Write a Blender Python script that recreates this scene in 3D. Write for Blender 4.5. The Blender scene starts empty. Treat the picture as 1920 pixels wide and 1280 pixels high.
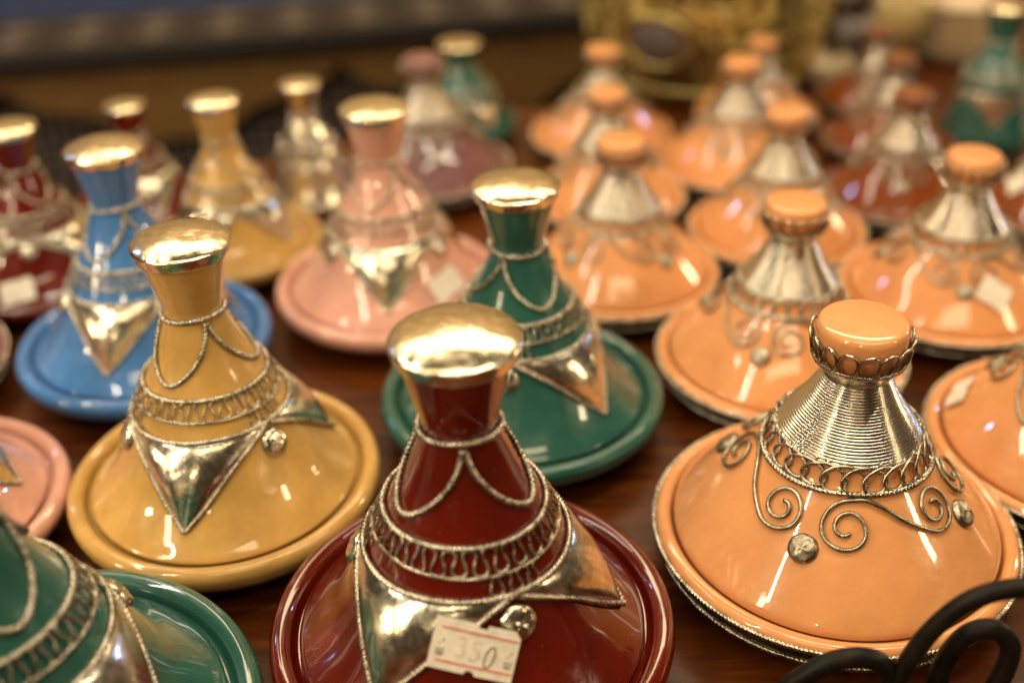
import bpy, math, random
import numpy as np
from mathutils import Matrix, Vector
PI = math.pi
rad = math.radians
random.seed(7)
rng = np.random.default_rng(7)
S = bpy.context.scene
COL = S.collection

# ------------------------------------------------------------------ camera
cam_data = bpy.data.cameras.new('camera')
cam = bpy.data.objects.new('camera', cam_data); COL.objects.link(cam)
PITCH, ROLL, HC = rad(32.5), rad(1.8), 0.60
fwd = Vector((0, math.cos(PITCH), -math.sin(PITCH)))
r0 = Vector((1, 0, 0)); d0 = Vector((0, -math.sin(PITCH), -math.cos(PITCH)))
right = r0 * math.cos(ROLL) + d0 * math.sin(ROLL)
down = d0 * math.cos(ROLL) - r0 * math.sin(ROLL)
cam.matrix_world = Matrix(((right.x, -down.x, -fwd.x, 0), (right.y, -down.y, -fwd.y, 0),
                           (right.z, -down.z, -fwd.z, HC), (0, 0, 0, 1)))
cam_data.sensor_width = 36; cam_data.sensor_fit = 'HORIZONTAL'; cam_data.lens = 41.25
cam_data.clip_start = 0.02; cam_data.clip_end = 50
cam_data.dof.use_dof = True; cam_data.dof.focus_distance = 0.745; cam_data.dof.aperture_fstop = 1.9
S.camera = cam

# ------------------------------------------------------------------ light
S.view_settings.view_transform = 'Standard'; S.view_settings.look = 'None'
S.view_settings.exposure = 0.0; S.view_settings.gamma = 1
S.cycles.use_denoising = True
S.cycles.max_bounces = 8; S.cycles.glossy_bounces = 6
S.cycles.sample_clamp_indirect = 6
W = bpy.data.worlds.new('World'); S.world = W; W.use_nodes = True
bg = W.node_tree.nodes['Background']
bg.inputs['Color'].default_value = (1.0, 0.70, 0.38, 1); bg.inputs['Strength'].default_value = 0.07

def lamp(name, loc, target, sx, sy, power, colour):
    l = bpy.data.lights.new(name, 'AREA'); l.shape = 'RECTANGLE'; l.size = sx; l.size_y = sy
    l.energy = power; l.color = colour
    o = bpy.data.objects.new(name, l); COL.objects.link(o)
    o.location = loc
    o.rotation_euler = (Vector(target) - Vector(loc)).to_track_quat('-Z', 'Y').to_euler()
    return o
WARM = (1.0, 0.76, 0.46)
TUBE = (1, .88, .68)
lamp('overhead_fill_panel', (0.0, 0.80, 2.5), (0, 0.9, 0), 2.2, 0.28, 20, WARM)  # unseen overhead panel, added as general fill
lamp('overhead_fill_panel', (0.0, -0.9, 2.3), (0, 0.8, 0), 1.6, 0.30, 14, WARM)
lamp('overhead_fill_panel', (0.0, 2.7, 2.4), (0, 0.9, 0), 3.2, 0.24, 36, WARM)  # unseen back panel, added to brighten the cap tops and light from behind
lamp('wall_fill', (0.0, 2.35, 2.2), (0, 3.05, 0.9), 3.6, 0.12, 20, WARM)  # unseen strip, added to light the wall that the caps reflect
lamp('tube_lamp', (-1.35, 0.92, 1.75), (-1.3, 0.9, 0), 1.5, 0.035, 17, TUBE)
lamp('tube_lamp', (-1.25, -0.35, 1.6), (-0.2, 0.7, 0), 0.035, 0.9, 12, TUBE)
lamp('tube_lamp', (0.5, 0.55, 1.95), (0.4, 0.8, 0), 1.8, 0.05, 15, TUBE)
lamp('shop_lamp', (-1.55, -0.50, 1.05), (0, 0.8, 0.1), 0.14, 0.50, 8, WARM)
lamp('shop_lamp', (2.10, 0.0, 1.15), (0.1, 0.8, 0.1), 0.16, 0.50, 10, WARM)
lamp('shop_lamp', (-3.6, -0.7, 1.15), (0, 0.8, 0), 0.30, 0.30, 26, WARM)
lamp('shop_lamp', (3.4, 2.2, 0.95), (0, 0.8, 0.1), 0.22, 0.40, 24, WARM)
lamp('shop_lamp', (-0.6, -1.7, 1.25), (0, 0.8, 0), 0.12, 0.12, 5, WARM)
lamp('daylight_window', (2.6, 3.0, 1.5), (0, 1.0, 0.1), 0.11, 0.11, 6, (0.45, 0.6, 1.0))
lamp('daylight_window', (-2.2, 2.6, 1.7), (0, 1.0, 0.1), 0.10, 0.10, 3.5, (0.45, 0.6, 1.0))

# ------------------------------------------------------------------ materials
def new_mat(name):
    m = bpy.data.materials.new(name); m.use_nodes = True
    nt = m.node_tree
    return m, nt, nt.nodes['Principled BSDF']
def N(nt, kind, **kw):
    n = nt.nodes.new(kind)
    for k, v in kw.items():
        if k in n.inputs: n.inputs[k].default_value = v
        else: setattr(n, k, v)
    return n
def noise(nt, scale, detail=4, rough=.5, stretch=None, dist=0.0):
    tc = N(nt, 'ShaderNodeTexCoord')
    n = N(nt, 'ShaderNodeTexNoise', Scale=scale, Detail=detail, Roughness=rough, Distortion=dist)
    if stretch:
        mp = N(nt, 'ShaderNodeMapping'); mp.inputs['Scale'].default_value = stretch
        nt.links.new(tc.outputs['Object'], mp.inputs['Vector']); nt.links.new(mp.outputs['Vector'], n.inputs['Vector'])
    else:
        nt.links.new(tc.outputs['Object'], n.inputs['Vector'])
    return n
def ramp(nt, src, stops):
    r = N(nt, 'ShaderNodeValToRGB')
    el = r.color_ramp.elements
    el[0].position, el[0].color = stops[0][0], (*stops[0][1], 1)
    el[1].position, el[1].color = stops[-1][0], (*stops[-1][1], 1)
    for p, c in stops[1:-1]:
        e = el.new(p); e.color = (*c, 1)
    nt.links.new(src, r.inputs['Fac'])
    return r
def bump(nt, b, src, strength, dist):
    n = N(nt, 'ShaderNodeBump', Strength=strength, Distance=dist)
    nt.links.new(src, n.inputs['Height'])
    if b.inputs['Normal'].is_linked:
        prev = b.inputs['Normal'].links[0].from_socket
        nt.links.new(prev, n.inputs['Normal'])
    nt.links.new(n.outputs['Normal'], b.inputs['Normal'])
def sc(c, k): return tuple(min(1, x * k) for x in c)

def glaze(name, c, rough=.13, var=.16, flecks=True, wobble=.06):
    m, nt, b = new_mat(name)
    n1 = noise(nt, 3.2, 6, .6)
    r1 = ramp(nt, n1.outputs['Fac'], [(.32, sc(c, 1 - var)), (.52, c), (.72, sc(c, 1 + var))])
    out = r1.outputs['Color']
    if flecks:                                   # pinholes and specks fired into the glaze
        n2 = noise(nt, 46, 2, .5)
        r2 = ramp(nt, n2.outputs['Fac'], [(.70, (0, 0, 0)), (.78, (1, 1, 1))])
        mx = N(nt, 'ShaderNodeMix', data_type='RGBA')
        mx.inputs['B'].default_value = (*sc((c[0] * .7 + .1, c[1] * .7 + .07, c[2] * .7 + .04), 1.0), 1)
        mul = N(nt, 'ShaderNodeMath', operation='MULTIPLY'); mul.inputs[1].default_value = .5
        nt.links.new(r2.outputs['Color'], mul.inputs[0])
        nt.links.new(mul.outputs[0], mx.inputs['Factor']); nt.links.new(out, mx.inputs['A'])
        out = mx.outputs['Result']
    nt.links.new(out, b.inputs['Base Color'])
    n3 = noise(nt, 9, 5, .6)
    mr = N(nt, 'ShaderNodeMapRange'); mr.inputs['From Min'].default_value = .35; mr.inputs['From Max'].default_value = .75
    mr.inputs['To Min'].default_value = rough * 1.6; mr.inputs['To Max'].default_value = rough * 3.0
    nt.links.new(n3.outputs['Fac'], mr.inputs['Value']); nt.links.new(mr.outputs['Result'], b.inputs['Roughness'])
    b.inputs['Specular IOR Level'].default_value = .2; b.inputs['Coat Weight'].default_value = 1.0; b.inputs['Coat Roughness'].default_value = .025
    n4 = noise(nt, 5.5, 2, .5)
    bump(nt, b, n4.outputs['Fac'], wobble, .02)
    n5 = noise(nt, 60, 3, .6)
    bump(nt, b, n5.outputs['Fac'], .05, .004)
    return m

def metal(name, c, dark, rough=.2, fine=70, patina=(.38, .62), relief=.25, big=4.0, bigrelief=.0):
    m, nt, b = new_mat(name)
    b.inputs['Metallic'].default_value = 1
    n1 = noise(nt, 11, 7, .68, dist=.6)
    r1 = ramp(nt, n1.outputs['Fac'], [(patina[0], dark), (patina[1], c)])
    nt.links.new(r1.outputs['Color'], b.inputs['Base Color'])
    n2 = noise(nt, 24, 6, .65)
    mr = N(nt, 'ShaderNodeMapRange'); mr.inputs['From Min'].default_value = .3; mr.inputs['From Max'].default_value = .75
    mr.inputs['To Min'].default_value = rough * .65; mr.inputs['To Max'].default_value = rough * 1.9
    nt.links.new(n2.outputs['Fac'], mr.inputs['Value']); nt.links.new(mr.outputs['Result'], b.inputs['Roughness'])
    n3 = noise(nt, fine, 4, .6)
    bump(nt, b, n3.outputs['Fac'], relief, .006)
    if bigrelief:
        n4 = noise(nt, big, 2, .5)
        bump(nt, b, n4.outputs['Fac'], bigrelief, .05)
    return m

PEACH = (.70, .312, .118)
M = dict(
    maroon=glaze('maroon_glaze', (.112, .0062, .0009), .08, .22),
    yellow=glaze('mustard_glaze', (.54, .315, .085), .11),
    blue=glaze('blue_glaze', (.055, .185, .46), .14),
    green=glaze('green_glaze', (.024, .105, .080), .11, .2),
    pink=glaze('pink_glaze', (.64, .33, .25), .16),
    mauve=glaze('mauve_glaze', (.19, .082, .082), .15),
    peach=glaze('peach_glaze', PEACH, .12, .07, True, .05),
    terracotta=glaze('brown_orange_glaze', (.20, .043, .002), .13),
    sand=glaze('sand_glaze', (.56, .42, .24), .22),
    cream=glaze('cream_glaze', (.66, .54, .36), .2),
    beige=glaze('beige_glaze', (.50, .37, .15), .25),
    brass=metal('polished_brass', (.77, .71, .53), (.62, .55, .38), .17, 40, (.30, .55), .05, 3.5, .06),
    silver=metal('nickel_silver', (.68, .65, .55), (.48, .44, .34), .17, 45, (.28, .56), .03, 4, .04),
    engraved=metal('engraved_nickel_silver', (.69, .65, .53), (.44, .39, .28), .17, 22, (.28, .58), .05, 4, .04),
    wire=metal('tarnished_wire', (.64, .59, .47), (.19, .155, .10), .24, 60, (.34, .58), .08),
    coil=metal('wire_wrap', (.60, .56, .47), (.50, .46, .37), .20, 60, (.28, .54), .0),
    dullwire=metal('dull_wire', (.50, .45, .34), (.16, .13, .085), .30, 60, (.34, .60), .08),
    darkmetal=metal('dark_reflecting_metal', (.16, .12, .08), (.05, .035, .02), .30, 40, (.35, .65), .3),  # aged band; the dark surroundings it reflects are put into the colour
    urn=metal('old_brass', (.62, .48, .17), (.17, .125, .055), .42, 10, (.36, .60), .5, 3, .4),
    pewter=metal('pewter', (.34, .32, .33), (.16, .14, .13), .35, 20),
)
_cb = M['coil'].node_tree.nodes['Principled BSDF']
M['coil'].node_tree.links.remove(_cb.inputs['Roughness'].links[0]); _cb.inputs['Roughness'].default_value = .2
def plain(name, c, rough=.6, spec=.4):
    m, nt, b = new_mat(name)
    n1 = noise(nt, 20, 4, .6)
    r1 = ramp(nt, n1.outputs['Fac'], [(.3, sc(c, .85)), (.7, sc(c, 1.12))])
    nt.links.new(r1.outputs['Color'], b.inputs['Base Color'])
    b.inputs['Roughness'].default_value = rough; b.inputs['Specular IOR Level'].default_value = spec
    bump(nt, b, n1.outputs['Fac'], .06, .003)
    return m
M['clay'] = plain('bare_red_clay', (.13, .030, .012), .55)
M['paper'] = plain('price_paper', (.74, .68, .57), .5)
M['red_ink'] = plain('red_ink', (.60, .07, .05), .5)
M['grey_ink'] = plain('grey_ink', (.16, .14, .115), .6)
M['faded_ink'] = plain('faded_ink', (.57, .48, .38), .6)
M['ochre'] = plain('ochre_carved_wood', (.15, .078, .022), .5)
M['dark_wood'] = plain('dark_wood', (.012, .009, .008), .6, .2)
M['lattice'] = plain('dark_turned_wood', (.15, .11, .10), .45)
M['inlay'] = plain('mother_of_pearl_inlay', (.085, .070, .062), .4)
M['inlay_dark'] = plain('inlaid_dark_wood', (.026, .019, .017), .6, .2)
M['plaster'] = plain('warm_plaster', (.52, .38, .22), .8)
M['medallion'] = plain('dark_enamel', (.11, .08, .07), .4)
M['wall'] = plain('blue_grey_wall', (.06, .085, .19), .8)
M['floor'] = plain('stone_floor', (.06, .045, .035), .5)
m, nt, b = new_mat('forged_black_iron'); M['iron'] = m
n1 = noise(nt, 60, 6, .65); r1 = ramp(nt, n1.outputs['Fac'], [(.3, (.003, .0025, .002)), (.7, (.015, .011, .007))])
nt.links.new(r1.outputs['Color'], b.inputs['Base Color']); b.inputs['Roughness'].default_value = .40
b.inputs['Specular IOR Level'].default_value = .15
bump(nt, b, n1.outputs['Fac'], .5, .002)
m, nt, b = new_mat('varnished_wood'); M['table'] = m
n1 = noise(nt, 3, 8, .62, (1.2, 14, 3), 1.2)
r1 = ramp(nt, n1.outputs['Fac'], [(.28, (.025, .0055, .001)), (.5, (.075, .017, .002)), (.75, (.17, .046, .006))])
nt.links.new(r1.outputs['Color'], b.inputs['Base Color']); b.inputs['Roughness'].default_value = .32
b.inputs['Specular IOR Level'].default_value = .25
bump(nt, b, n1.outputs['Fac'], .08, .004)

# ------------------------------------------------------------------ mesh helpers
def mesh(name, V, F, smooth=True):
    me = bpy.data.meshes.new(name)
    me.from_pydata([tuple(map(float, v)) for v in V], [], [tuple(int(i) for i in f) for f in F])
    if smooth: me.polygons.foreach_set('use_smooth', [True] * len(me.polygons))
    me.update()
    return me
def grid_faces(n, m, closed_n=False, closed_m=False, off=0):
    F = []
    for i in range(n if closed_n else n - 1):
        a, b_ = i * m, ((i + 1) % n) * m
        for j in range(m if closed_m else m - 1):
            k = (j + 1) % m
            F.append((off + a + j, off + b_ + j, off + b_ + k, off + a + k))
    return F
def smooth_path(P, sub=6, closed=False):                   # Catmull-Rom
    P = np.asarray(P, float); n = len(P); out = []
    for i in range(n if closed else n - 1):
        if closed: p = [P[(i + k) % n] for k in (-1, 0, 1, 2)]
        else: p = [P[max(i - 1, 0)], P[i], P[i + 1], P[min(i + 2, n - 1)]]
        for t in np.arange(sub) / sub:
            out.append(.5 * (2 * p[1] + (p[2] - p[0]) * t + (2 * p[0] - 5 * p[1] + 4 * p[2] - p[3]) * t * t
                             + (3 * p[1] - p[0] - 3 * p[2] + p[3]) * t ** 3))
    if not closed: out.append(P[-1])
    return np.array(out)
def lathe_arr(prof, seg=96):
    prof = np.asarray(prof, float)
    a = np.arange(seg) * 2 * PI / seg
    V = np.stack([prof[:, 0][:, None] * np.sin(a), -prof[:, 0][:, None] * np.cos(a), np.repeat(prof[:, 1][:, None], seg, 1)], -1).reshape(-1, 3)
    F = [tuple(reversed(f)) for f in grid_faces(len(prof), seg, False, True)]
    return V, F
def lathe(name, prof, seg=96, smooth=True):
    return mesh(name, *lathe_arr(prof, seg), smooth)
def resample(P, ds, closed):
    P = np.asarray(P, float)
    if closed: P = np.vstack([P, P[:1]])
    L = np.concatenate([[0], np.cumsum(np.linalg.norm(np.diff(P, axis=0), axis=1))])
    n = max(4, int(round(L[-1] / ds)))
    t = np.linspace(0, L[-1], n + 1)
    if closed: t = t[:-1]
    return np.stack([np.interp(t, L, P[:, k]) for k in range(3)], 1), t, L[-1]
def tube_arr(P, r, sides=7, closed=False, ds=None, pitch=None, depth=.50, taper=None):
    """tube round a path; with pitch it is a two-strand twisted cord"""
    P = np.asarray(P, float)
    if ds: P, s, L = resample(P, ds, closed)
    else:
        s = np.concatenate([[0], np.cumsum(np.linalg.norm(np.diff(P, axis=0), axis=1))]); L = s[-1]
    n = len(P)
    T = (np.roll(P, -1, 0) - np.roll(P, 1, 0)) if closed else np.gradient(P, axis=0)
    T /= np.linalg.norm(T, axis=1)[:, None] + 1e-12
    u = np.zeros_like(P)
    ref = np.array([0, 0, 1.]) if abs(T[0][2]) < .9 else np.array([1., 0, 0])
    v = ref - T[0] * (ref @ T[0]); v /= np.linalg.norm(v)
    for i in range(n):
        v = v - T[i] * (v @ T[i]); v /= np.linalg.norm(v) + 1e-12
        u[i] = v
    w = np.cross(T, u)
    if pitch:
        turns = max(1, round(L / pitch)); tw = 2 * PI * turns * s / L
    else: tw = np.zeros(n)
    ph = np.arange(sides) * 2 * PI / sides
    rr = np.full((n, sides), float(r))
    if pitch:
        rr = r * (1 - depth + depth * np.abs(np.cos(ph[None, :] - tw[:, None])) * 1.6)
    if taper is not None: rr = rr * np.asarray(taper(s / L))[:, None]
    V = P[:, None, :] + rr[..., None] * (np.cos(ph)[None, :, None] * u[:, None, :] + np.sin(ph)[None, :, None] * w[:, None, :])
    V = V.reshape(-1, 3)
    F = grid_faces(n, sides, closed, True)
    if not closed:
        V = np.vstack([V, P[:1], P[-1:]])
        c0, c1 = len(V) - 2, len(V) - 1
        for j in range(sides):
            F.append((c0, j, (j + 1) % sides)); F.append((c1, (n - 1) * sides + (j + 1) % sides, (n - 1) * sides + j))
    return V, F
def join(parts):
    V, F, o = [], [], 0
    for v, f in parts:
        V.append(np.asarray(v)); F += [tuple(i + o for i in q) for q in f]; o += len(v)
    return np.vstack(V), F
def box_arr(x0, x1, y0, y1, z0, z1, bev=0.0):
    V, F = [], []
    b_ = bev
    for z, k in ((z0, b_), (z0 + b_, 0), (z1 - b_, 0), (z1, b_)):
        for (x, y) in ((x0 + b_ , y0 + k), (x1 - b_, y0 + k), (x1 - k, y0 + b_), (x1 - k, y1 - b_), (x1 - b_, y1 - k), (x0 + b_, y1 - k), (x0 + k, y1 - b_), (x0 + k, y0 + b_)):
            V.append((x, y, z))
    if not b_:
        V = [(x, y, z) for z in (z0, z1) for (x, y) in ((x0, y0), (x1, y0), (x1, y1), (x0, y1))]
        F = [(3, 2, 1, 0), (4, 5, 6, 7)] + [(i, (i + 1) % 4, 4 + (i + 1) % 4, 4 + i) for i in range(4)]
        return np.array(V), F
    for l in range(3):
        for i in range(8): F.append((l * 8 + i, l * 8 + (i + 1) % 8, (l + 1) * 8 + (i + 1) % 8, (l + 1) * 8 + i))
    F.append(tuple(reversed(range(8)))); F.append(tuple(24 + i for i in range(8)))
    return np.array(V), F
def link(name, me, mat, parent=None):
    o = bpy.data.objects.new(name, me); COL.objects.link(o)
    if not me.materials: me.materials.append(mat)
    if me.materials[0] is not mat:
        o.material_slots[0].link = 'OBJECT'; o.material_slots[0].material = mat
    if parent: o.parent = parent
    return o
def empty(name, loc, rot=0, scale=(1, 1, 1), **props):
    o = bpy.data.objects.new(name, None); COL.objects.link(o)
    o.location = loc; o.rotation_euler = (0, 0, rot); o.scale = scale; o.empty_display_size = .05
    for k, v in props.items(): o[k] = v
    return o
def tag(o, **props):
    for k, v in props.items(): o[k] = v
    return o

# ------------------------------------------------------------------ the setting
HR = .30        # height of a dish's rim plane above the table, in rim radii
link('floor', mesh('floor', *box_arr(-4, 4, -2, 4.5, -.86, -.80), False), M['floor'])['kind'] = 'structure'
link('wall', mesh('wall', *box_arr(-4, 4, 3.05, 3.2, -.12, 2.3), False), M['plaster'])['kind'] = 'structure'  # upper wall out of view, coloured warm to brighten the cap reflections
link('wall_dado', mesh('wall_dado', *box_arr(-4, 4, 3.03, 3.2, -.80, -.124), False), M['wall'])['kind'] = 'structure'

# table: straight front, back edge running obliquely away to the right
tb = empty('display_table', (0, .9, -.80), label='large varnished red brown wooden table carrying all the tagines', category='table')
edge = [(-1.15, -.25), (1.5, -.25), (1.5, 2.10), (.60, 2.00), (.15, 1.84), (.13, 1.54), (-.03, 1.535), (-.46, 1.315), (-1.15, .83)]
def slab(poly, z0, z1):
    n = len(poly)
    V = [(x, y, z0) for x, y in poly] + [(x, y, z1) for x, y in poly]
    F = [tuple(reversed(range(n))), tuple(range(n, 2 * n))] + [(i, (i + 1) % n, n + (i + 1) % n, n + i) for i in range(n)]
    return np.array(V), F
sv, sf = slab([(x, y - .9) for x, y in edge], .765, .80)
link('table_top', mesh('table_top', sv, sf, False), M['table'], tb)
leg_me = mesh('table_leg', *box_arr(-.035, .035, -.035, .035, 0, .765, .006), False)
for x, y in ((-1.05, -.15), (1.4, -.15), (1.38, 1.95), (-1.05, .80)):
    link('leg', leg_me, M['table'], tb).location = (x, y - .9, 0)

# ------------------------------------------------------------------ tagine type A: capped lid with rope, filigree and triangle pendants
PA = np.array([(.848, .000), (.848, .010), (.834, .028), (.766, .092), (.658, .218), (.556, .390), (.474, .556), (.415, .670), (.345, .800), (.268, .940),
               (.205, 1.080), (.176, 1.170), (.176, 1.215), (.196, 1.300), (.230, 1.440), (.264, 1.570), (.264, 1.60), (0, 1.62)])
PAs = smooth_path(PA[:-2], 5)
def rA(z): return np.interp(z, PAs[:, 1], PAs[:, 0])
PB = np.array([(.892, .000), (.892, .018), (.880, .050), (.812, .132), (.700, .260), (.560, .402), (.430, .545), (.392, .610), (.358, .680), (.250, .840),
               (.178, .970), (.150, 1.035), (.172, 1.09), (.206, 1.15), (.228, 1.21), (.232, 1.275), (.224, 1.310), (.200, 1.326), (.10, 1.334), (0, 1.335)])
PBs = smooth_path(PB, 5)
iB = int(np.argmax(PBs[:, 1] > 1.27))
def rB(z): return np.interp(z, PBs[:iB, 1], PBs[:iB, 0])
def surf(rf, az, z, off=0.0):
    """points on a lid (azimuth 0 faces -Y), lifted by off along the normal"""
    az = np.asarray(az, float); z = np.asarray(z, float)
    r = rf(z); sl = (rf(z + .02) - rf(z - .02)) / .04
    k = np.sqrt(1 + sl * sl)
    rr = r + off / k; zz = z - off * sl / k
    return np.stack([rr * np.sin(az), -rr * np.cos(az), zz + HR + 0 * az], -1)
def frame(rf, az, z):
    p = surf(rf, az, z)
    du = surf(rf, az + .01, z) - p; du /= np.linalg.norm(du)
    dv = surf(rf, az, z - .01) - p; dv /= np.linalg.norm(dv)
    n = surf(rf, az, z, .01) - p; n /= np.linalg.norm(n)
    return p, du, dv, n                             # origin, rightwards, down the slope, outwards
circ = np.linspace(0, 2 * PI, 181)[:-1]
ROPE = dict(sides=10, ds=.0065, pitch=.047)

def wob(prof, seg=96):                              # hand-thrown: not quite round
    V, F = lathe_arr(prof, seg)
    a = np.arctan2(V[:, 0], -V[:, 1]); k = 1 + .004 * np.sin(2 * a + 1) + .003 * np.sin(3 * a)
    V[:, 0] *= k; V[:, 1] *= k
    return V, F
A = {}
pa = PAs.copy(); pa[:, 1] += HR
lidA = np.vstack([pa, [(.255, 1.585 + HR), (0, 1.595 + HR)]])
A['lid'] = mesh('lid', *wob(lidA, 112))
bowlA = smooth_path([(.60, -.05), (.82, -.035), (.868, -.030), (.880, -.008), (.896, .022), (.926, .042), (.960, .041), (.988, .018), (1.0, -.022), (.985, -.075),
                     (.935, -.135), (.82, -.20), (.64, -.252), (.53, -.268), (.50, -.285), (.485, -.30), (.40, -.30)], 4)
bowlA[:, 1] = np.maximum(bowlA[:, 1], -.30) + HR
bowlA = np.vstack([[(0, -.05 + HR)], bowlA, [(0, .0)]])
A['bowl'] = mesh('bowl', *wob(bowlA, 128))
capA = smooth_path([(0, 1.650), (.06, 1.6485), (.12, 1.643), (.18, 1.633), (.23, 1.621), (.268, 1.6075), (.281, 1.6005), (.2858, 1.5965), (.2870, 1.5930), (.2866, 1.589), (.2840, 1.580), (.281, 1.566), (.2755, 1.546), (.2715, 1.534), (.268, 1.531), (.258, 1.535)], 5)
capA[:, 1] += HR
cv, cf = lathe_arr(capA[::-1], 96)
a_ = np.arctan2(cv[:, 0], -cv[:, 1]); rr_ = np.hypot(cv[:, 0], cv[:, 1])
cv[:, 2] += (rr_ / .29) ** 4 * (.004 * np.sin(2 * a_ + .5) + .0014 * np.sin(7 * a_) + .0010 * np.sin(17 * a_))
A['cap'] = mesh('cap', cv, cf)
A['neck_ring'] = mesh('neck_ring', *tube_arr(surf(rA, circ, np.full(180, 1.180) + .008 * np.sin(2 * circ), 0.011), .0130, closed=True, **ROPE))
t = np.linspace(0, 1, 60)
sw_az = rad(2) + rad(116) * (t + .055 * np.sin(2 * PI * t))
sw_z = 1.160 - .320 * np.sin(PI * t) ** .62
A['swag'] = mesh('swag', *tube_arr(surf(rA, sw_az, sw_z, .011), .0125, **ROPE))
A['collar'] = mesh('collar', *tube_arr(surf(rA, circ, .768 + .006 * np.sin(2 * circ + 1), .013), .0135, closed=True, **ROPE))
NL = 28; t = np.linspace(0, 1, NL * 22, endpoint=False)
u = (t * NL + .20 * np.sin(4 * PI * t * NL)) / NL
zz = .718 + .052 * np.cos(2 * PI * t * NL) * (1 + .05 * np.sin(9 * 2 * PI * t))
A['filigree_wire'] = mesh('filigree_wire', *tube_arr(surf(rA, 2 * PI * u, zz, .018), .0064, 6, True))
A['rim_wire'] = mesh('rim_wire', *tube_arr(surf(rA, circ, .660 + .007 * np.sin(2 * circ + 2), .016), .0075, 6, True))
t = np.linspace(0, 3, 66)
A['link_wire'] = mesh('link_wire', *tube_arr(surf(rA, rad(47) + rad(33) * (t + .19 * np.sin(4 * PI * t)) / 3, .622 + .042 * np.cos(2 * PI * t) - .004 * t, .017), .0064, 6))
A['shoulder_ring'] = mesh('shoulder_ring', *tube_arr(surf(rA, circ, .566 + .004 * np.sin(3 * circ), .014), .0140, closed=True, **ROPE))
ns, ntt = 25, 30
s_ = np.linspace(-1, 1, ns); t_ = np.linspace(0, 1, ntt)
Sg, Tg = np.meshgrid(s_, t_)
hw = rad(59) * (1 - Tg) ** 1.18 * (1 - .22 * np.sin(PI * Tg)) + rad(.6)
zt = .566 - .435 * Tg
az_ = Sg * hw
dome = .010 + .062 * (1 - Sg ** 2) ** .8 * np.sin(PI * np.clip(Tg * 1.02, 0, 1)) ** .7
V = surf(rA, az_.ravel(), zt.ravel(), dome.ravel())
A['pendant_plate'] = mesh('pendant_plate', V, [tuple(reversed(f)) for f in grid_faces(ntt, ns)])
te = np.linspace(0, 1, 40)
def edge_path(sgn):
    h = rad(59) * (1 - te) ** 1.18 * (1 - .22 * np.sin(PI * te)) + rad(.6)
    return surf(rA, sgn * h, .566 - .435 * te, .016)
ep = np.vstack([edge_path(-1), edge_path(1)[::-1][1:]])
A['rope_edge'] = mesh('rope_edge', *tube_arr(ep, .0125, **ROPE))
def coin_mesh(name, rf, az, z, R_, seed, off):
    """embossed domed coin lying on the lid"""
    g = np.random.default_rng(seed)
    p, du, dv, n = frame(rf, az, z)
    nr, na = 9, 32
    V = [p + n * (off + .24 * R_)]; F = []
    w = g.normal(size=(4,))
    for i in range(1, nr + 1):
        q = i / nr
        for j in range(na):
            a = 2 * PI * j / na
            h = .24 * (1 - q ** 2.6) + (.035 * math.sin(3 * a + w[0] + 5 * q) * math.sin(PI * q) + .03 * math.sin(5 * a + w[1]) * math.sin(2 * PI * q))
            if i == nr: h = -.20
            V.append(p + R_ * q * (du * math.cos(a) + dv * math.sin(a)) * (1 if i < nr else 1.01) + n * (off + h * R_))
    for j in range(na):
        F.append((0, 1 + (j + 1) % na, 1 + j))
    for i in range(nr - 1):
        for j in range(na):
            k = (j + 1) % na
            F.append((1 + i * na + j, 1 + i * na + k, 1 + (i + 1) * na + k, 1 + (i + 1) * na + j))
    return mesh(name, V, F)
A['coin'] = coin_mesh('coin', rA, rad(60), .452, .086, 3, .025)

B = {}
pb = PBs.copy(); pb[:, 1] += HR
B['lid'] = mesh('lid', *wob(pb, 112))
bowlB = smooth_path([(.60, -.06), (.84, -.050), (.885, -.045), (.900, -.020), (.915, .012), (.940, .026), (.968, .022), (.988, .004), (.992, -.020), (.975, -.075),
                     (.945, -.130), (.88, -.18), (.72, -.240), (.53, -.275), (.49, -.287), (.475, -.30), (.40, -.30)], 4)
bowlB[:, 1] = np.maximum(bowlB[:, 1], -.30) + HR
bowlB = np.vstack([[(0, -.06 + HR)], bowlB, [(0, .0)]])
B['bowl'] = mesh('bowl', *wob(bowlB, 128))
B['metal_band'] = mesh('metal_band', *lathe_arr(np.array([(.985, -.012 + HR), (1.000, -.022 + HR), (1.000, -.04 + HR), (.984, -.085 + HR), (.958, -.135 + HR), (.94, -.138 + HR)]), 128))
def ring(r, z): return np.stack([r * np.sin(circ), -r * np.cos(circ), np.full(180, z + HR)], 1)
B['rope_ring'] = mesh('rope_ring', *tube_arr(ring(1.0, -.016), .0125, closed=True, **ROPE))
B['lower_rope_ring'] = mesh('lower_rope_ring', *tube_arr(ring(.962, -.134), .0115, closed=True, **ROPE))
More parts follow.
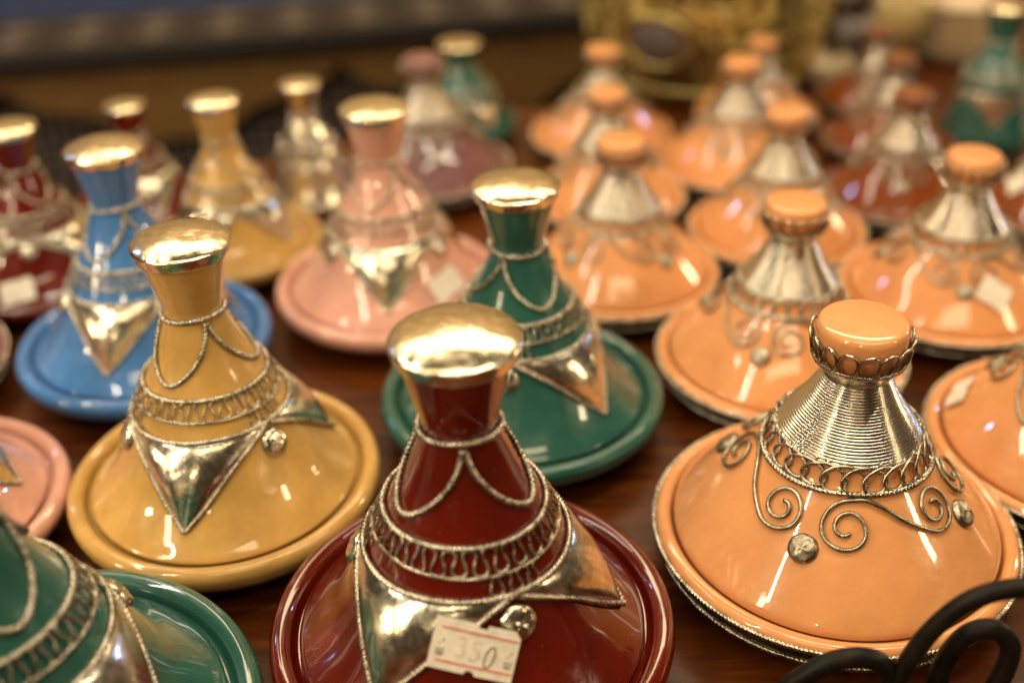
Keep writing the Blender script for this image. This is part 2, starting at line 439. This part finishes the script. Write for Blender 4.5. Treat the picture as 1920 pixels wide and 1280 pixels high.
# wire wound round the cone: real ridges
zs = np.linspace(1.035, .665, 27 * 5 + 1)
rid = .010 + .0060 * np.abs(np.sin(PI * np.arange(len(zs)) / 5.0))
slp = (rB(zs + .02) - rB(zs - .02)) / .04; kk = np.sqrt(1 + slp ** 2)
cs = np.stack([rB(zs) + rid / kk, zs - rid * slp / kk + HR], 1)
B['coil_sleeve'] = mesh('coil_sleeve', *lathe_arr(cs[::-1], 88))
B['knob_cup'] = mesh('knob_cup', *lathe_arr(smooth_path([(.156, 1.012), (.178, 1.026), (.182, 1.042), (.190, 1.058), (.218, 1.085), (.238, 1.110), (.244, 1.130), (.234, 1.132), (.19, 1.09)], 5) + np.array([0, HR]), 80))
def ring_mesh(az):
    t = np.linspace(0, 2 * PI, 25)[:-1]; rx, rz = .050, .074
    th = az + rx * np.cos(t) / .25 + .03 * np.sin(t); r = .247 + .013 * np.sin(t) + .006 * np.cos(t); z = 1.188 + rz * np.sin(t)
    return tube_arr(np.stack([r * np.sin(th), -r * np.cos(th), z + HR], 1), .0085, 6, True)
B['wire_ring'] = mesh('wire_ring', *ring_mesh(0.0))
B['wire_rings'] = mesh('wire_rings', *join([ring_mesh(2 * PI * i / 15) for i in range(15)]))
NC = 25; t = np.linspace(0, 1, NC * 20, endpoint=False)
ca = 2 * PI * t + .215 * np.sin(2 * PI * t * NC) ; cz = .610 + .060 * np.cos(2 * PI * t * NC) * (1 + .08 * np.sin(2 * PI * t * 5))
B['loop_wire'] = mesh('loop_wire', *tube_arr(surf(rB, ca, cz, .022 + .008 * np.cos(2 * PI * t * NC + 1)), .0092, 6, True))
B['loop_band'] = mesh('loop_band', *tube_arr(surf(rB, circ, .542 + .005 * np.sin(3 * circ), .015), .0145, closed=True, **ROPE))
# solder beads along the foot of the sleeve
beads = []
for i in range(44):
    a = 2 * PI * (i + rng.uniform(-.3, .3)) / 44
    p, du, dv, n = frame(rB, a, .668 + rng.uniform(-.012, .012))
    rr = rng.uniform(.012, .021); c = p + n * .016
    q = [c + rr * np.array(d) for d in ((1, 0, 0), (-1, 0, 0), (0, 1, 0), (0, -1, 0), (0, 0, 1), (0, 0, -1))]
    beads.append((np.array(q), [(0, 2, 4), (2, 1, 4), (1, 3, 4), (3, 0, 4), (2, 0, 5), (1, 2, 5), (3, 1, 5), (0, 3, 5)]))
B['solder_edge'] = mesh('solder_edge', *join(beads))
def spiral(cx, cy, r0_, r1, a0, turns, n=46):
    t = np.linspace(0, 1, n); a = a0 + 2 * PI * turns * t; r = r0_ + (r1 - r0_) * t ** .8
    return np.stack([cx + r * np.cos(a), cy + r * np.sin(a)], 1)
# flat S-scroll, u to the right and v down the slope from the loop band; coins sit at u = 0 and u = .91
s1 = spiral(.180, .165, .026, .140, rad(54), 1.6)                # inside outwards, leaves at its top heading right
s2 = spiral(.705, .150, .024, .128, rad(-96), 1.6)[::-1]
mid = np.array([(.29, .022), (.40, .075), (.51, .165)])
sp = np.vstack([s1, smooth_path(np.vstack([s1[-2:], mid, s2[:2]]), 6)[7:-7], s2])
_sel = PBs[:iB]; _sel = _sel[(_sel[:, 1] <= .545)][::-1]
_arc = np.concatenate([[0], np.cumsum(np.hypot(*np.diff(_sel, axis=0).T))])
def z_down(v): return np.interp(v, _arc, _sel[:, 1])
def on_slope(P, az0, off):
    return surf(rB, az0 + P[:, 0] / .56, z_down(P[:, 1] + .005), off)
B['scroll'] = mesh('scroll', *tube_arr(on_slope(sp, 0.0, .018), .0115, 7, ds=.012))
B['coin'] = coin_mesh('coin', rB, 0.0, float(z_down(.315)), .078, 9, .022)

def price_tag(root, rf, az, z, off, w, h, tilt, writing, label):
    p, du, dv, n = frame(rf, az, z)
    c, s = math.cos(tilt), math.sin(tilt)
    eu, ev = du * c + dv * s, dv * c - du * s
    def at(u, v, lift=0.0):
        bend = -.16 * (u ** 2)
        return p + eu * u + ev * v + n * (off + bend + lift)
    # a thin sheet with two punched notches and one worn corner
    nu, nv = 48, 26
    us, vs = np.linspace(-w, w, nu + 1), np.linspace(-h, h, nv + 1)
    def gone(u, v):
        return math.hypot(u - .02, v + h) < .021 or math.hypot(u, v - h) < .021 or (u - w * .86) / (w * .14) + (-v - h * .62) / (h * .38) > 1.15
    V = [at(u, v, l) for l in (0, -.005) for u in us for v in vs]; F = []
    o2 = (nu + 1) * (nv + 1); ix = lambda a, b_: a * (nv + 1) + b_
    keep = np.array([[not gone((us[a] + us[a + 1]) / 2, (vs[b_] + vs[b_ + 1]) / 2) for b_ in range(nv)] for a in range(nu)])
    for a in range(nu):
        for b_ in range(nv):
            if not keep[a, b_]: continue
            q = [ix(a, b_), ix(a, b_ + 1), ix(a + 1, b_ + 1), ix(a + 1, b_)]
            F.append(tuple(q)); F.append(tuple(o2 + k for k in reversed(q)))
            for (da, db, e0, e1) in ((-1, 0, 0, 1), (0, 1, 1, 2), (1, 0, 2, 3), (0, -1, 3, 0)):
                aa, bb = a + da, b_ + db
                if not (0 <= aa < nu and 0 <= bb < nv) or not keep[aa, bb]:
                    F.append((q[e1], q[e0], o2 + q[e0], o2 + q[e1]))
    tg = link('price_tag', mesh('price_tag', V, F, False), M['paper'], root); tg['label'] = label
    if not writing: return tg
    def stroke(name, pts, wd, mat):
        pts = [np.array(q, float) for q in pts]; V, F = [], []
        for i, q in enumerate(pts):
            d = pts[min(i + 1, len(pts) - 1)] - pts[max(i - 1, 0)]; d /= np.linalg.norm(d) + 1e-9
            nn = np.array([-d[1], d[0]]) * wd
            for sg in (1, -1): V.append(at(*(q + sg * nn), lift=.0035))
        F = [(2 * i, 2 * i + 2, 2 * i + 3, 2 * i + 1) for i in range(len(pts) - 1)]
        return V, F
    def put(name, strokes, mat):
        link(name, mesh(name, *join([stroke(name, q, wd, mat) for q, wd in strokes]), False), mat, tg)
    L = lambda y: [(u, y) for u in np.linspace(-w * .84, w * .97, 12)]
    put('printed_line', [(L(-h * .63), .0034)], M['red_ink']); put('printed_line', [(L(h * .66), .0034)], M['red_ink'])
    el = lambda cx, cy, rx, ry, a0=0, a1=2 * PI: [(cx + rx * math.cos(a) - .16 * ry * math.sin(a), cy + ry * math.sin(a)) for a in np.linspace(a0, a1, 22)]
    put('digit', [(el(.072, .018, .019, .047), .0030)], M['grey_ink'])
    put('digit', [([(.028, -.034), (-.004, -.036), (-.010, -.002), (.006, -.008), (.020, .004), (.022, .030), (.008, .046), (-.016, .044)], .0026)], M['faded_ink'])
    put('digit', [([(-.076, -.040), (-.060, -.046), (-.044, -.036), (-.046, -.016), (-.060, -.006), (-.044, .002), (-.042, .028), (-.060, .040), (-.080, .034)], .0026)], M['faded_ink'])
    for cx in (-w * .80, w * .80):          # small letters printed sideways
        put('letter', [([(cx - .010, .048), (cx + .016, .050)], .0026), ([(cx - .010, .048), (cx - .008, .020)], .0022), ([(cx + .003, .049), (cx + .004, .022)], .0022),
                       ([(cx + .016, .050), (cx + .017, .020)], .0022)], M['grey_ink'])
        put('letter', [([(cx - .004, .006), (cx - .002, -.004)], .0022), ([(cx + .010, -.010), (cx + .014, -.022)], .0024)], M['grey_ink'])
    return tg

def slim(me, f):
    """the same fittings on a tagine with a narrower foot"""
    m2 = me.copy(); co = np.empty(len(m2.vertices) * 3); m2.vertices.foreach_get('co', co); co = co.reshape(-1, 3)
    r = np.hypot(co[:, 0], co[:, 1]); k = np.where(r > .42, (.42 + (r - .42) * f) / np.maximum(r, 1e-6), 1.0)
    co[:, 0] *= k; co[:, 1] *= k
    m2.vertices.foreach_set('co', co.ravel()); m2.update()
    return m2
A_WIDE = A
A_SLIM = {k: slim(m_, .50) for k, m_ in A.items()}
A_NARROW = {k: slim(m_, .24) for k, m_ in A.items()}
def tagineA(pos, R, zs, rot_img, glz, label, cat='tagine', lid=None, cap='brass', trim='wire', plate='engraved', narrow=0):
    A = (A_WIDE, A_SLIM, A_NARROW)[int(narrow)]
    beta = math.atan2(pos[0], pos[1])
    t = empty('tagine', (pos[0], pos[1], .0006), rad(rot_img) - beta, (R, R, R * zs), label=label, category=cat, group='brass capped tagines with triangle pendants')
    g = M[glz]
    link('bowl', A['bowl'], g, t); link('lid', A['lid'], M[lid] if lid else g, t); link('cap', A['cap'], M[cap], t)
    link('neck_ring', A['neck_ring'], M[trim], t)
    col = link('collar', A['collar'], M[trim], t)
    link('filigree_wire', A['filigree_wire'], M[trim], col); link('rim_wire', A['rim_wire'], M[trim], col)
    link('shoulder_ring', A['shoulder_ring'], M[trim], t)
    for k in range(3):
        a = rad(120 * k)
        o = link('swag', A['swag'], M[trim], t); o.rotation_euler.z = a + rad(40)
        o = link('link_wire', A['link_wire'], M[trim], t); o.rotation_euler.z = a
        o = link('pendant_plate', A['pendant_plate'], M[plate], t); o.rotation_euler.z = a
        e = link('rope_edge', A['rope_edge'], M[trim], o)
        o = link('coin', A['coin'], M[plate], t); o.rotation_euler.z = a
    return t
def tagineB(pos, R, zs, rot_img, glz, label, near=False):
    beta = math.atan2(pos[0], pos[1])
    t = empty('tagine', (pos[0], pos[1], .0006), rad(rot_img) - beta, (R, R, R * zs), label=label, category='tagine', group='wire wrapped tagines with scrollwork')
    g = M[glz]
    bw = link('bowl', B['bowl'], g, t)
    mb = link('metal_band', B['metal_band'], M['darkmetal'], t)
    link('rope_edge', B['rope_ring'], M['wire'], mb); link('rope_edge', B['lower_rope_ring'], M['wire'], mb)
    link('lid', B['lid'], g, t)
    cup = link('knob_cup', B['knob_cup'], M['wire'], t)
    if near:
        for i in range(15):
            o = link('wire_ring', B['wire_ring'], M['wire'], cup); o.rotation_euler.z = 2 * PI * i / 15
    else: link('wire_rings', B['wire_rings'], M['wire'], cup)
    sl = link('coil_sleeve', B['coil_sleeve'], M['coil'], t); link('solder_edge', B['solder_edge'], M['coil'], sl)
    lb = link('loop_band', B['loop_band'], M['wire'], t); link('loop_wire', B['loop_wire'], M['wire'], lb)
    for k in range(4):
        o = link('scroll', B['scroll'], M['dullwire'], t); o.rotation_euler.z = PI / 2 * k
        o = link('coin', B['coin'], M['dullwire'], t); o.rotation_euler.z = PI / 2 * k
    return t

front = tagineA((-.0313, .5442), .1311, 1.030, -38, 'maroon', 'large glossy maroon tagine at the front with a white 350 price tag')
price_tag(front, rA, rad(38 + 0), .395, .050, .188, .112, rad(17), True, 'white price sticker reading 350 between red lines')
tagineA((-.2216, .7072), .1180, 1.062, -24, 'yellow', 'mustard yellow tagine to the left of the large front maroon one')
tagineA((-.3338, .9115), .1141, 1.021, -27, 'blue', 'bright blue tagine, the only blue one on the table')
tl = tagineA((-.4781, 1.0670), .0969, .983, 48, 'maroon', 'dark red tagine cut by the left edge behind the blue one')
price_tag(tl, rA, rad(-48 - 24), .12, .03, .17, .12, rad(-14), False, 'blank looking white price sticker')
tagineA((-.4178, 1.2334), .0790, .916, 20, 'maroon', 'small dark red tagine farthest back on the left, beyond the blue one')
tagineA((-.2890, 1.1131), .0910, 1.070, 52, 'yellow', 'pale yellow tagine in the back row between blue and pink ones')
tagineA((-.2245, 1.2430), .0800, 1.000, 5, 'silver', 'silvery tagine wholly sheathed in metal, in the back left row', lid='silver', trim='coil', plate='silver', narrow=True)
pk = tagineA((-.1174, 1.0035), .1115, 1.008, -3, 'pink', 'salmon pink tagine in the middle with brass triangle facing forward')
price_tag(pk, rA, rad(3 + 42), .20, .03, .17, .11, rad(-8), False, 'pale price sticker')
tagineA((-.0545, 1.4480), .0980, .670, 40, 'green', 'green tagine in the back row partly hidden behind the mauve knob', narrow=True)
tagineA((.0066, .8073), .1179, 1.002, 49, 'green', 'deep green tagine standing directly behind the front maroon one')
tagineA((.5960, 1.3620), .0974, .950, 10, 'green', 'emerald green tagine in the far right back corner with glittering metal', plate='silver', narrow=2)
tagineA((-.2939, .4617), .1390, 1.000, 40, 'green', 'green tagine cut by the bottom left corner, wire collar in close view')
tagineA((-.4539, .6825), .1146, 1.001, 60, 'pink', 'pink tagine of which only the rim shows at the left edge')

tagineB((.2240, .6310), .1262, 1.000, -11, 'peach', 'large peach orange tagine at the front right, behind the black iron scrolls', True)
tagineB((.2350, .8610), .1075, 1.020, -12, 'peach', 'second peach tagine, right behind the large front peach one', True)
p18 = tagineB((.4180, .9640), .1035, 1.000, 12, 'peach', 'peach tagine near the right edge with a white sticker below its scrolls', True)
price_tag(p18, rB, rad(-12 + 33), .30, .03, .14, .12, rad(40), False, 'white price sticker')
tagineB((.1080, 1.0220), .0980, 1.060, 45, 'peach', 'peach tagine to the upper right of the deep green one')
tagineB((.2824, 1.1030), .0921, 1.072, -5, 'peach', 'peach tagine in the middle of the peach rows, right of centre')
tagineB((.1110, 1.2039), .0886, 1.030, 20, 'peach', 'peach tagine lined up behind the one beside the deep green tagine')
tagineB((.1221, 1.3900), .0892, .917, 15, 'peach', 'farthest peach tagine, its knob just left of the urn medallion')
tagineB((.2717, 1.2871), .0914, .998, -10, 'peach', 'back peach tagine standing in front of the big brass urn')
tagineB((.3280, 1.4489), .0789, .908, 25, 'peach', 'small orange knobbed tagine tucked at the foot of the brass urn')
p17 = tagineB((.4420, .7230), .1175, .967, -12, 'peach', 'peach tagine cut by the right edge with a small white sticker on its rim side', True)
price_tag(p17, rB, rad(12 - 84), .15, .02, .13, .085, rad(-165), False, 'small white sticker')
tagineB((.4360, 1.1886), .0826, 1.060, 5, 'terracotta', 'brown orange tagine, nearest of the brown ones on the right')
tagineB((.4719, 1.3468), .0785, .986, 30, 'terracotta', 'brown orange tagine in the middle of the brown row on the right')
tagineB((.4909, 1.4939), .0688, .978, -20, 'terracotta', 'smallest brown orange tagine at the back of the brown row')
tagineB((-.0920, 1.2950), .0980, 1.000, 10, 'mauve', 'dusky mauve tagine with filigree knob in the back row behind the pink one')
tagineB((-.5669, .8784), .1106, .996, 30, 'mauve', 'mauve tagine of which only the dark rim shows at the left edge')
tr = tagineB((.6067, 1.1378), .0944, .987, 20, 'terracotta', 'reddish brown tagine cut by the right edge with a pale sticker', True)
price_tag(tr, rB, rad(-20 - 60), .30, .03, .16, .12, rad(20), False, 'pale price sticker')

# ------------------------------------------------------------------ wrought iron scroll stand, close at the lower right
st = empty('iron_scroll_stand', (.26, .47, 0), label='black wrought iron scroll stand in the bottom right corner', category='stand')
def bar(name, pts, r, taper=None):
    P = smooth_path([(x - .26, (y if len(q) > 2 else 0), z) for q in pts for (x, z, y) in [(q[0], q[1], q[2] if len(q) > 2 else 0)]], 8)
    return link(name, mesh(name, *tube_arr(P, r, 12, ds=.003, taper=taper)), M['iron'], st)
bar('arch_bar', [(.206, .006, 0), (.209, .0267, 0), (.2190, .0585, 0), (.2312, .0937, 0), (.2455, .1183, -.002), (.2620, .1305, -.004), (.2820, .1343, -.006), (.3050, .1290, -.006), (.322, .110, -.004), (.33, .07, 0), (.332, .006, 0)], .0058)
bar('curl_bar', [(.249, .006, .010), (.2490, .030, .010), (.2500, .060, .010), (.2580, .0840, .008), (.2715, .0905, .006), (.2825, .0800, .004), (.2825, .0600, .002), (.2760, .0420, .0), (.2670, .0380, -.002), (.2630, .046, -.004)], .0062,
    lambda q: 1.0 - .25 * np.clip((q - .8) / .2, 0, 1))
bar('scroll_bar', [(.118, .012, .004), (.135, .022, .004), (.1480, .0420, .002), (.1621, .0610, 0), (.1791, .0742, 0), (.1973, .0769, 0), (.2110, .0674, .001), (.2190, .045, .002), (.216, .020, .002), (.200, .012, .002), (.188, .024, .002), (.195, .038, .002)], .0063,
    lambda q: 1.0 - .35 * np.clip((q - .75) / .25, 0, 1))
bar('base_bar', [(.10, .0065, -.002), (.16, .0065, -.009), (.24, .0065, -.012), (.33, .0065, -.004), (.37, .0065, .008)], .0060)

# ------------------------------------------------------------------ behind the table
# carved chest with inlaid lid and arched fretwork front
ch = empty('carved_chest', (-.65, 2.048, -.80), rad(8.5), label='long dark carved wooden chest with arched lattice front behind the table', category='chest')
CX0, CX1, CZ = -1.05, .92, .748                       # local extents, top of lid above the floor
link('lid_board', mesh('lid_board', *box_arr(CX0 - .02, CX1 + .02, -.02, .18, CZ - .004, CZ, .0), False), M['inlay_dark'], ch)
link('lid_edge', mesh('lid_edge', *box_arr(CX0 - .025, CX1 + .025, -.03, .19, CZ - .036, CZ - .006, .006), False), M['dark_wood'], ch)  # lid moulding; the shadow along the edge is put into its near-black colour
star = []
dia = mesh('inlay_star', [(0, -.040, 0), (.022, -.012, 0), (.052, 0, 0), (.022, .012, 0), (0, .040, 0), (-.022, .012, 0), (-.052, 0, 0), (-.022, -.012, 0)] + [(0, -.040, .002), (.022, -.012, .002), (.052, 0, .002), (.022, .012, .002), (0, .040, .002), (-.022, .012, .002), (-.052, 0, .002), (-.022, -.012, .002)],
           [tuple(range(8, 16))] + [(i, (i + 1) % 8, 8 + (i + 1) % 8, 8 + i) for i in range(8)], False)
for i in range(15):
    for j in range(2):
        o = link('inlay_star', dia, M['inlay'], ch); o.location = (CX0 + .08 + i * .125, .035 + j * .085, CZ)
# ochre front: a board whose lower edge is cut into ogee arches, over a recessed lattice
def arch_z(x):
    q = ((x - .352) / .60) % 1.0                      # one arch every 0.60 m, apex at q = 0
    q = min(q, 1 - q) * 2
    return CZ - .036 - (.030 + .115 * (1 - (1 - q) ** 1.7) + .012 * math.sin(q * PI * 3))
xs = np.linspace(CX0, CX1, 150)
V, F = [], []
for x in xs:
    zl = arch_z(x)
    for y in (0.0, .022):
        V += [(x, y, CZ - .037), (x, y, zl)]
for i in range(len(xs) - 1):
    a, b_ = i * 4, (i + 1) * 4
    F += [(a + 1, b_ + 1, b_, a), (a + 2, b_ + 2, b_ + 3, a + 3), (a + 3, b_ + 3, b_ + 1, a + 1), (a, b_, b_ + 2, a + 2)]
link('arched_front', mesh('arched_front', V, F, False), M['ochre'], ch)
link('back_panel', mesh('back_panel', *box_arr(CX0, CX1, .10, .12, .0, CZ - .037), False), M['dark_wood'], ch)
link('side_panel', mesh('side_panel', *box_arr(CX0 - .02, CX0, 0, .17, 0, CZ - .037), False), M['ochre'], ch)
link('side_panel', mesh('side_panel', *box_arr(CX1, CX1 + .02, 0, .17, 0, CZ - .037), False), M['ochre'], ch)
link('bottom_rail', mesh('bottom_rail', *box_arr(CX0, CX1, 0, .05, .02, .10), False), M['ochre'], ch)
lat = []
for x in np.arange(CX0 + .012, CX1, .024): lat.append(box_arr(x - .0045, x + .0045, .040, .049, .10, CZ - .05))
for z in np.arange(.112, CZ - .055, .024): lat.append(box_arr(CX0, CX1, .0495, .0585, z - .0045, z + .0045))
V, F = join(lat)
o = link('lattice_bars', mesh('lattice_bars', V, F, False), M['lattice'], ch); o['kind'] = 'stuff'
sts = []
for x in np.arange(CX0 + .012, CX1, .024):
    for z in np.arange(.40, CZ - .06, .024):
        sts.append((np.array([(x - .008, .036, z), (x, .036, z - .008), (x + .008, .036, z), (x, .036, z + .008), (x, .030, z)]), [(0, 1, 4), (1, 2, 4), (2, 3, 4), (3, 0, 4)]))
o = link('lattice_studs', mesh('lattice_studs', *join(sts), False), M['inlay'], ch); o['kind'] = 'stuff'

# big engraved brass urn standing on the floor behind the table
ur = empty('brass_urn', (.290, 1.665, .0006), label='big embossed brass urn with a dark oval medallion behind the peach tagines', category='urn')
up = smooth_path([(.13, 0), (.150, .006), (.152, .02), (.160, .05), (.172, .11), (.176, .19), (.172, .28), (.150, .36), (.12, .40), (.115, .42), (.14, .45), (.15, .455), (.14, .46), (.11, .42), (.10, .38)], 6)
link('body', mesh('body', *lathe_arr(up, 96)), M['urn'], ur)
def urn_r(z): return np.interp(z, up[:45, 1], up[:45, 0])
urn_f = lambda zz: urn_r(zz)
orn = []
g = np.random.default_rng(5)
for i in range(34):
    for j, zc in enumerate((.045, .083, .121, .159, .197, .235, .273, .311)):
        a0 = 2 * PI * (i + .5 * (j % 2)) / 34
        q = spiral(0, 0, .005, .017, g.uniform(0, 6.28), 1.4 if i % 2 else -1.4, 26)
        th = a0 + q[:, 0] / .175; z = zc + q[:, 1] * 1.2; r = urn_r(z) + .003
        orn.append(tube_arr(np.stack([r * np.sin(th), -r * np.cos(th), z], 1), .0034, 5))
o = link('scroll_relief', mesh('scroll_relief', *join(orn)), M['urn'], ur); o['kind'] = 'stuff'
for z in (.022, .335):
    a = circ; r = urn_r(z) + .002
    link('raised_band', mesh('raised_band', *tube_arr(np.stack([r * np.sin(a), -r * np.cos(a), np.full(180, z)], 1), .008, 8, True)), M['urn'], ur)
def medallion(R_, lift, name, mat, asp=.78):
    V = []; F = []
    az0, zc = rad(-30), .095
    nr, na = 6, 40
    for i in range(nr + 1):
        for j in range(na):
            a = 2 * PI * j / na; q = i / nr
            th = az0 + R_ * q * math.cos(a) / .17; z = zc + asp * R_ * q * math.sin(a); r = urn_r(z) + lift * (1 - .6 * q ** 3) + .0012 * math.sin(8 * a) * math.sin(PI * q)
            V.append((r * math.sin(th), -r * math.cos(th), z))
    return link(name, mesh(name, V, [tuple(reversed(f)) for f in grid_faces(nr + 1, na, False, True)]), mat, ur)
medallion(.042, .012, 'medallion', M['medallion'])
for z, k in ((.095, 1),):
    a = np.linspace(0, 2 * PI, 61)[:-1]; th = rad(-30) + .046 * np.cos(a) / .17; zz = z + .0359 * np.sin(a); r = urn_r(zz) + .006
    link('medallion_frame', mesh('medallion_frame', *tube_arr(np.stack([r * np.sin(th), -r * np.cos(th), zz], 1), .006, 7, True)), M['urn'], ur)

# crockery at the far right of the table
ZS = .0006
def pot(name, loc, prof, mat, label, cat, **kw):
    return tag(link(name, lathe(name, smooth_path(prof, 5), 64), M[mat]), label=label, category=cat, **kw)
o = pot('round_jar', 0, [(0, 0), (.045, 0), (.058, .012), (.080, .045), (.086, .075), (.074, .102), (.046, .116), (.015, .122), (0, .122)], 'beige', 'round beige glazed jar right of the brass urn', 'jar'); o.location = (.562, 1.735, ZS)
words = ['cream plate at the bottom of the stack by the emerald tagine', 'second cream plate from the bottom of the stack', 'third cream plate from the bottom, middle of the stack', 'fourth cream plate, just below the top of the stack', 'cream plate lying on top of the stack by the emerald tagine']
for i in range(5):
    o = pot('plate', 0, [(0, .004), (.035, .004), (.04, 0), (.050, .002), (.068, .020), (.069, .024), (.05, .010), (0, .008)], 'cream', words[i], 'plate', group='cream plates in a stack')
    o.location = (.680 + random.uniform(-.003, .003), 1.700 + random.uniform(-.003, .003), ZS + .0155 * i)
o = pot('pewter_pot', 0, [(0, 0), (.030, 0), (.042, .018), (.044, .06), (.034, .09), (.042, .112), (.039, .114), (.026, .09), (.026, .03), (0, .02)], 'pewter', 'grey pewter pot between the brass urn and the beige jar', 'pot'); o.location = (.492, 1.655, ZS)
o = pot('small_bowl', 0, [(0, 0), (.018, 0), (.02, .006), (.032, .018), (.038, .036), (.035, .037), (.026, .020), (0, .010)], 'cream', 'small cream bowl in front of the pewter pot', 'bowl'); o.location = (.452, 1.590, ZS)
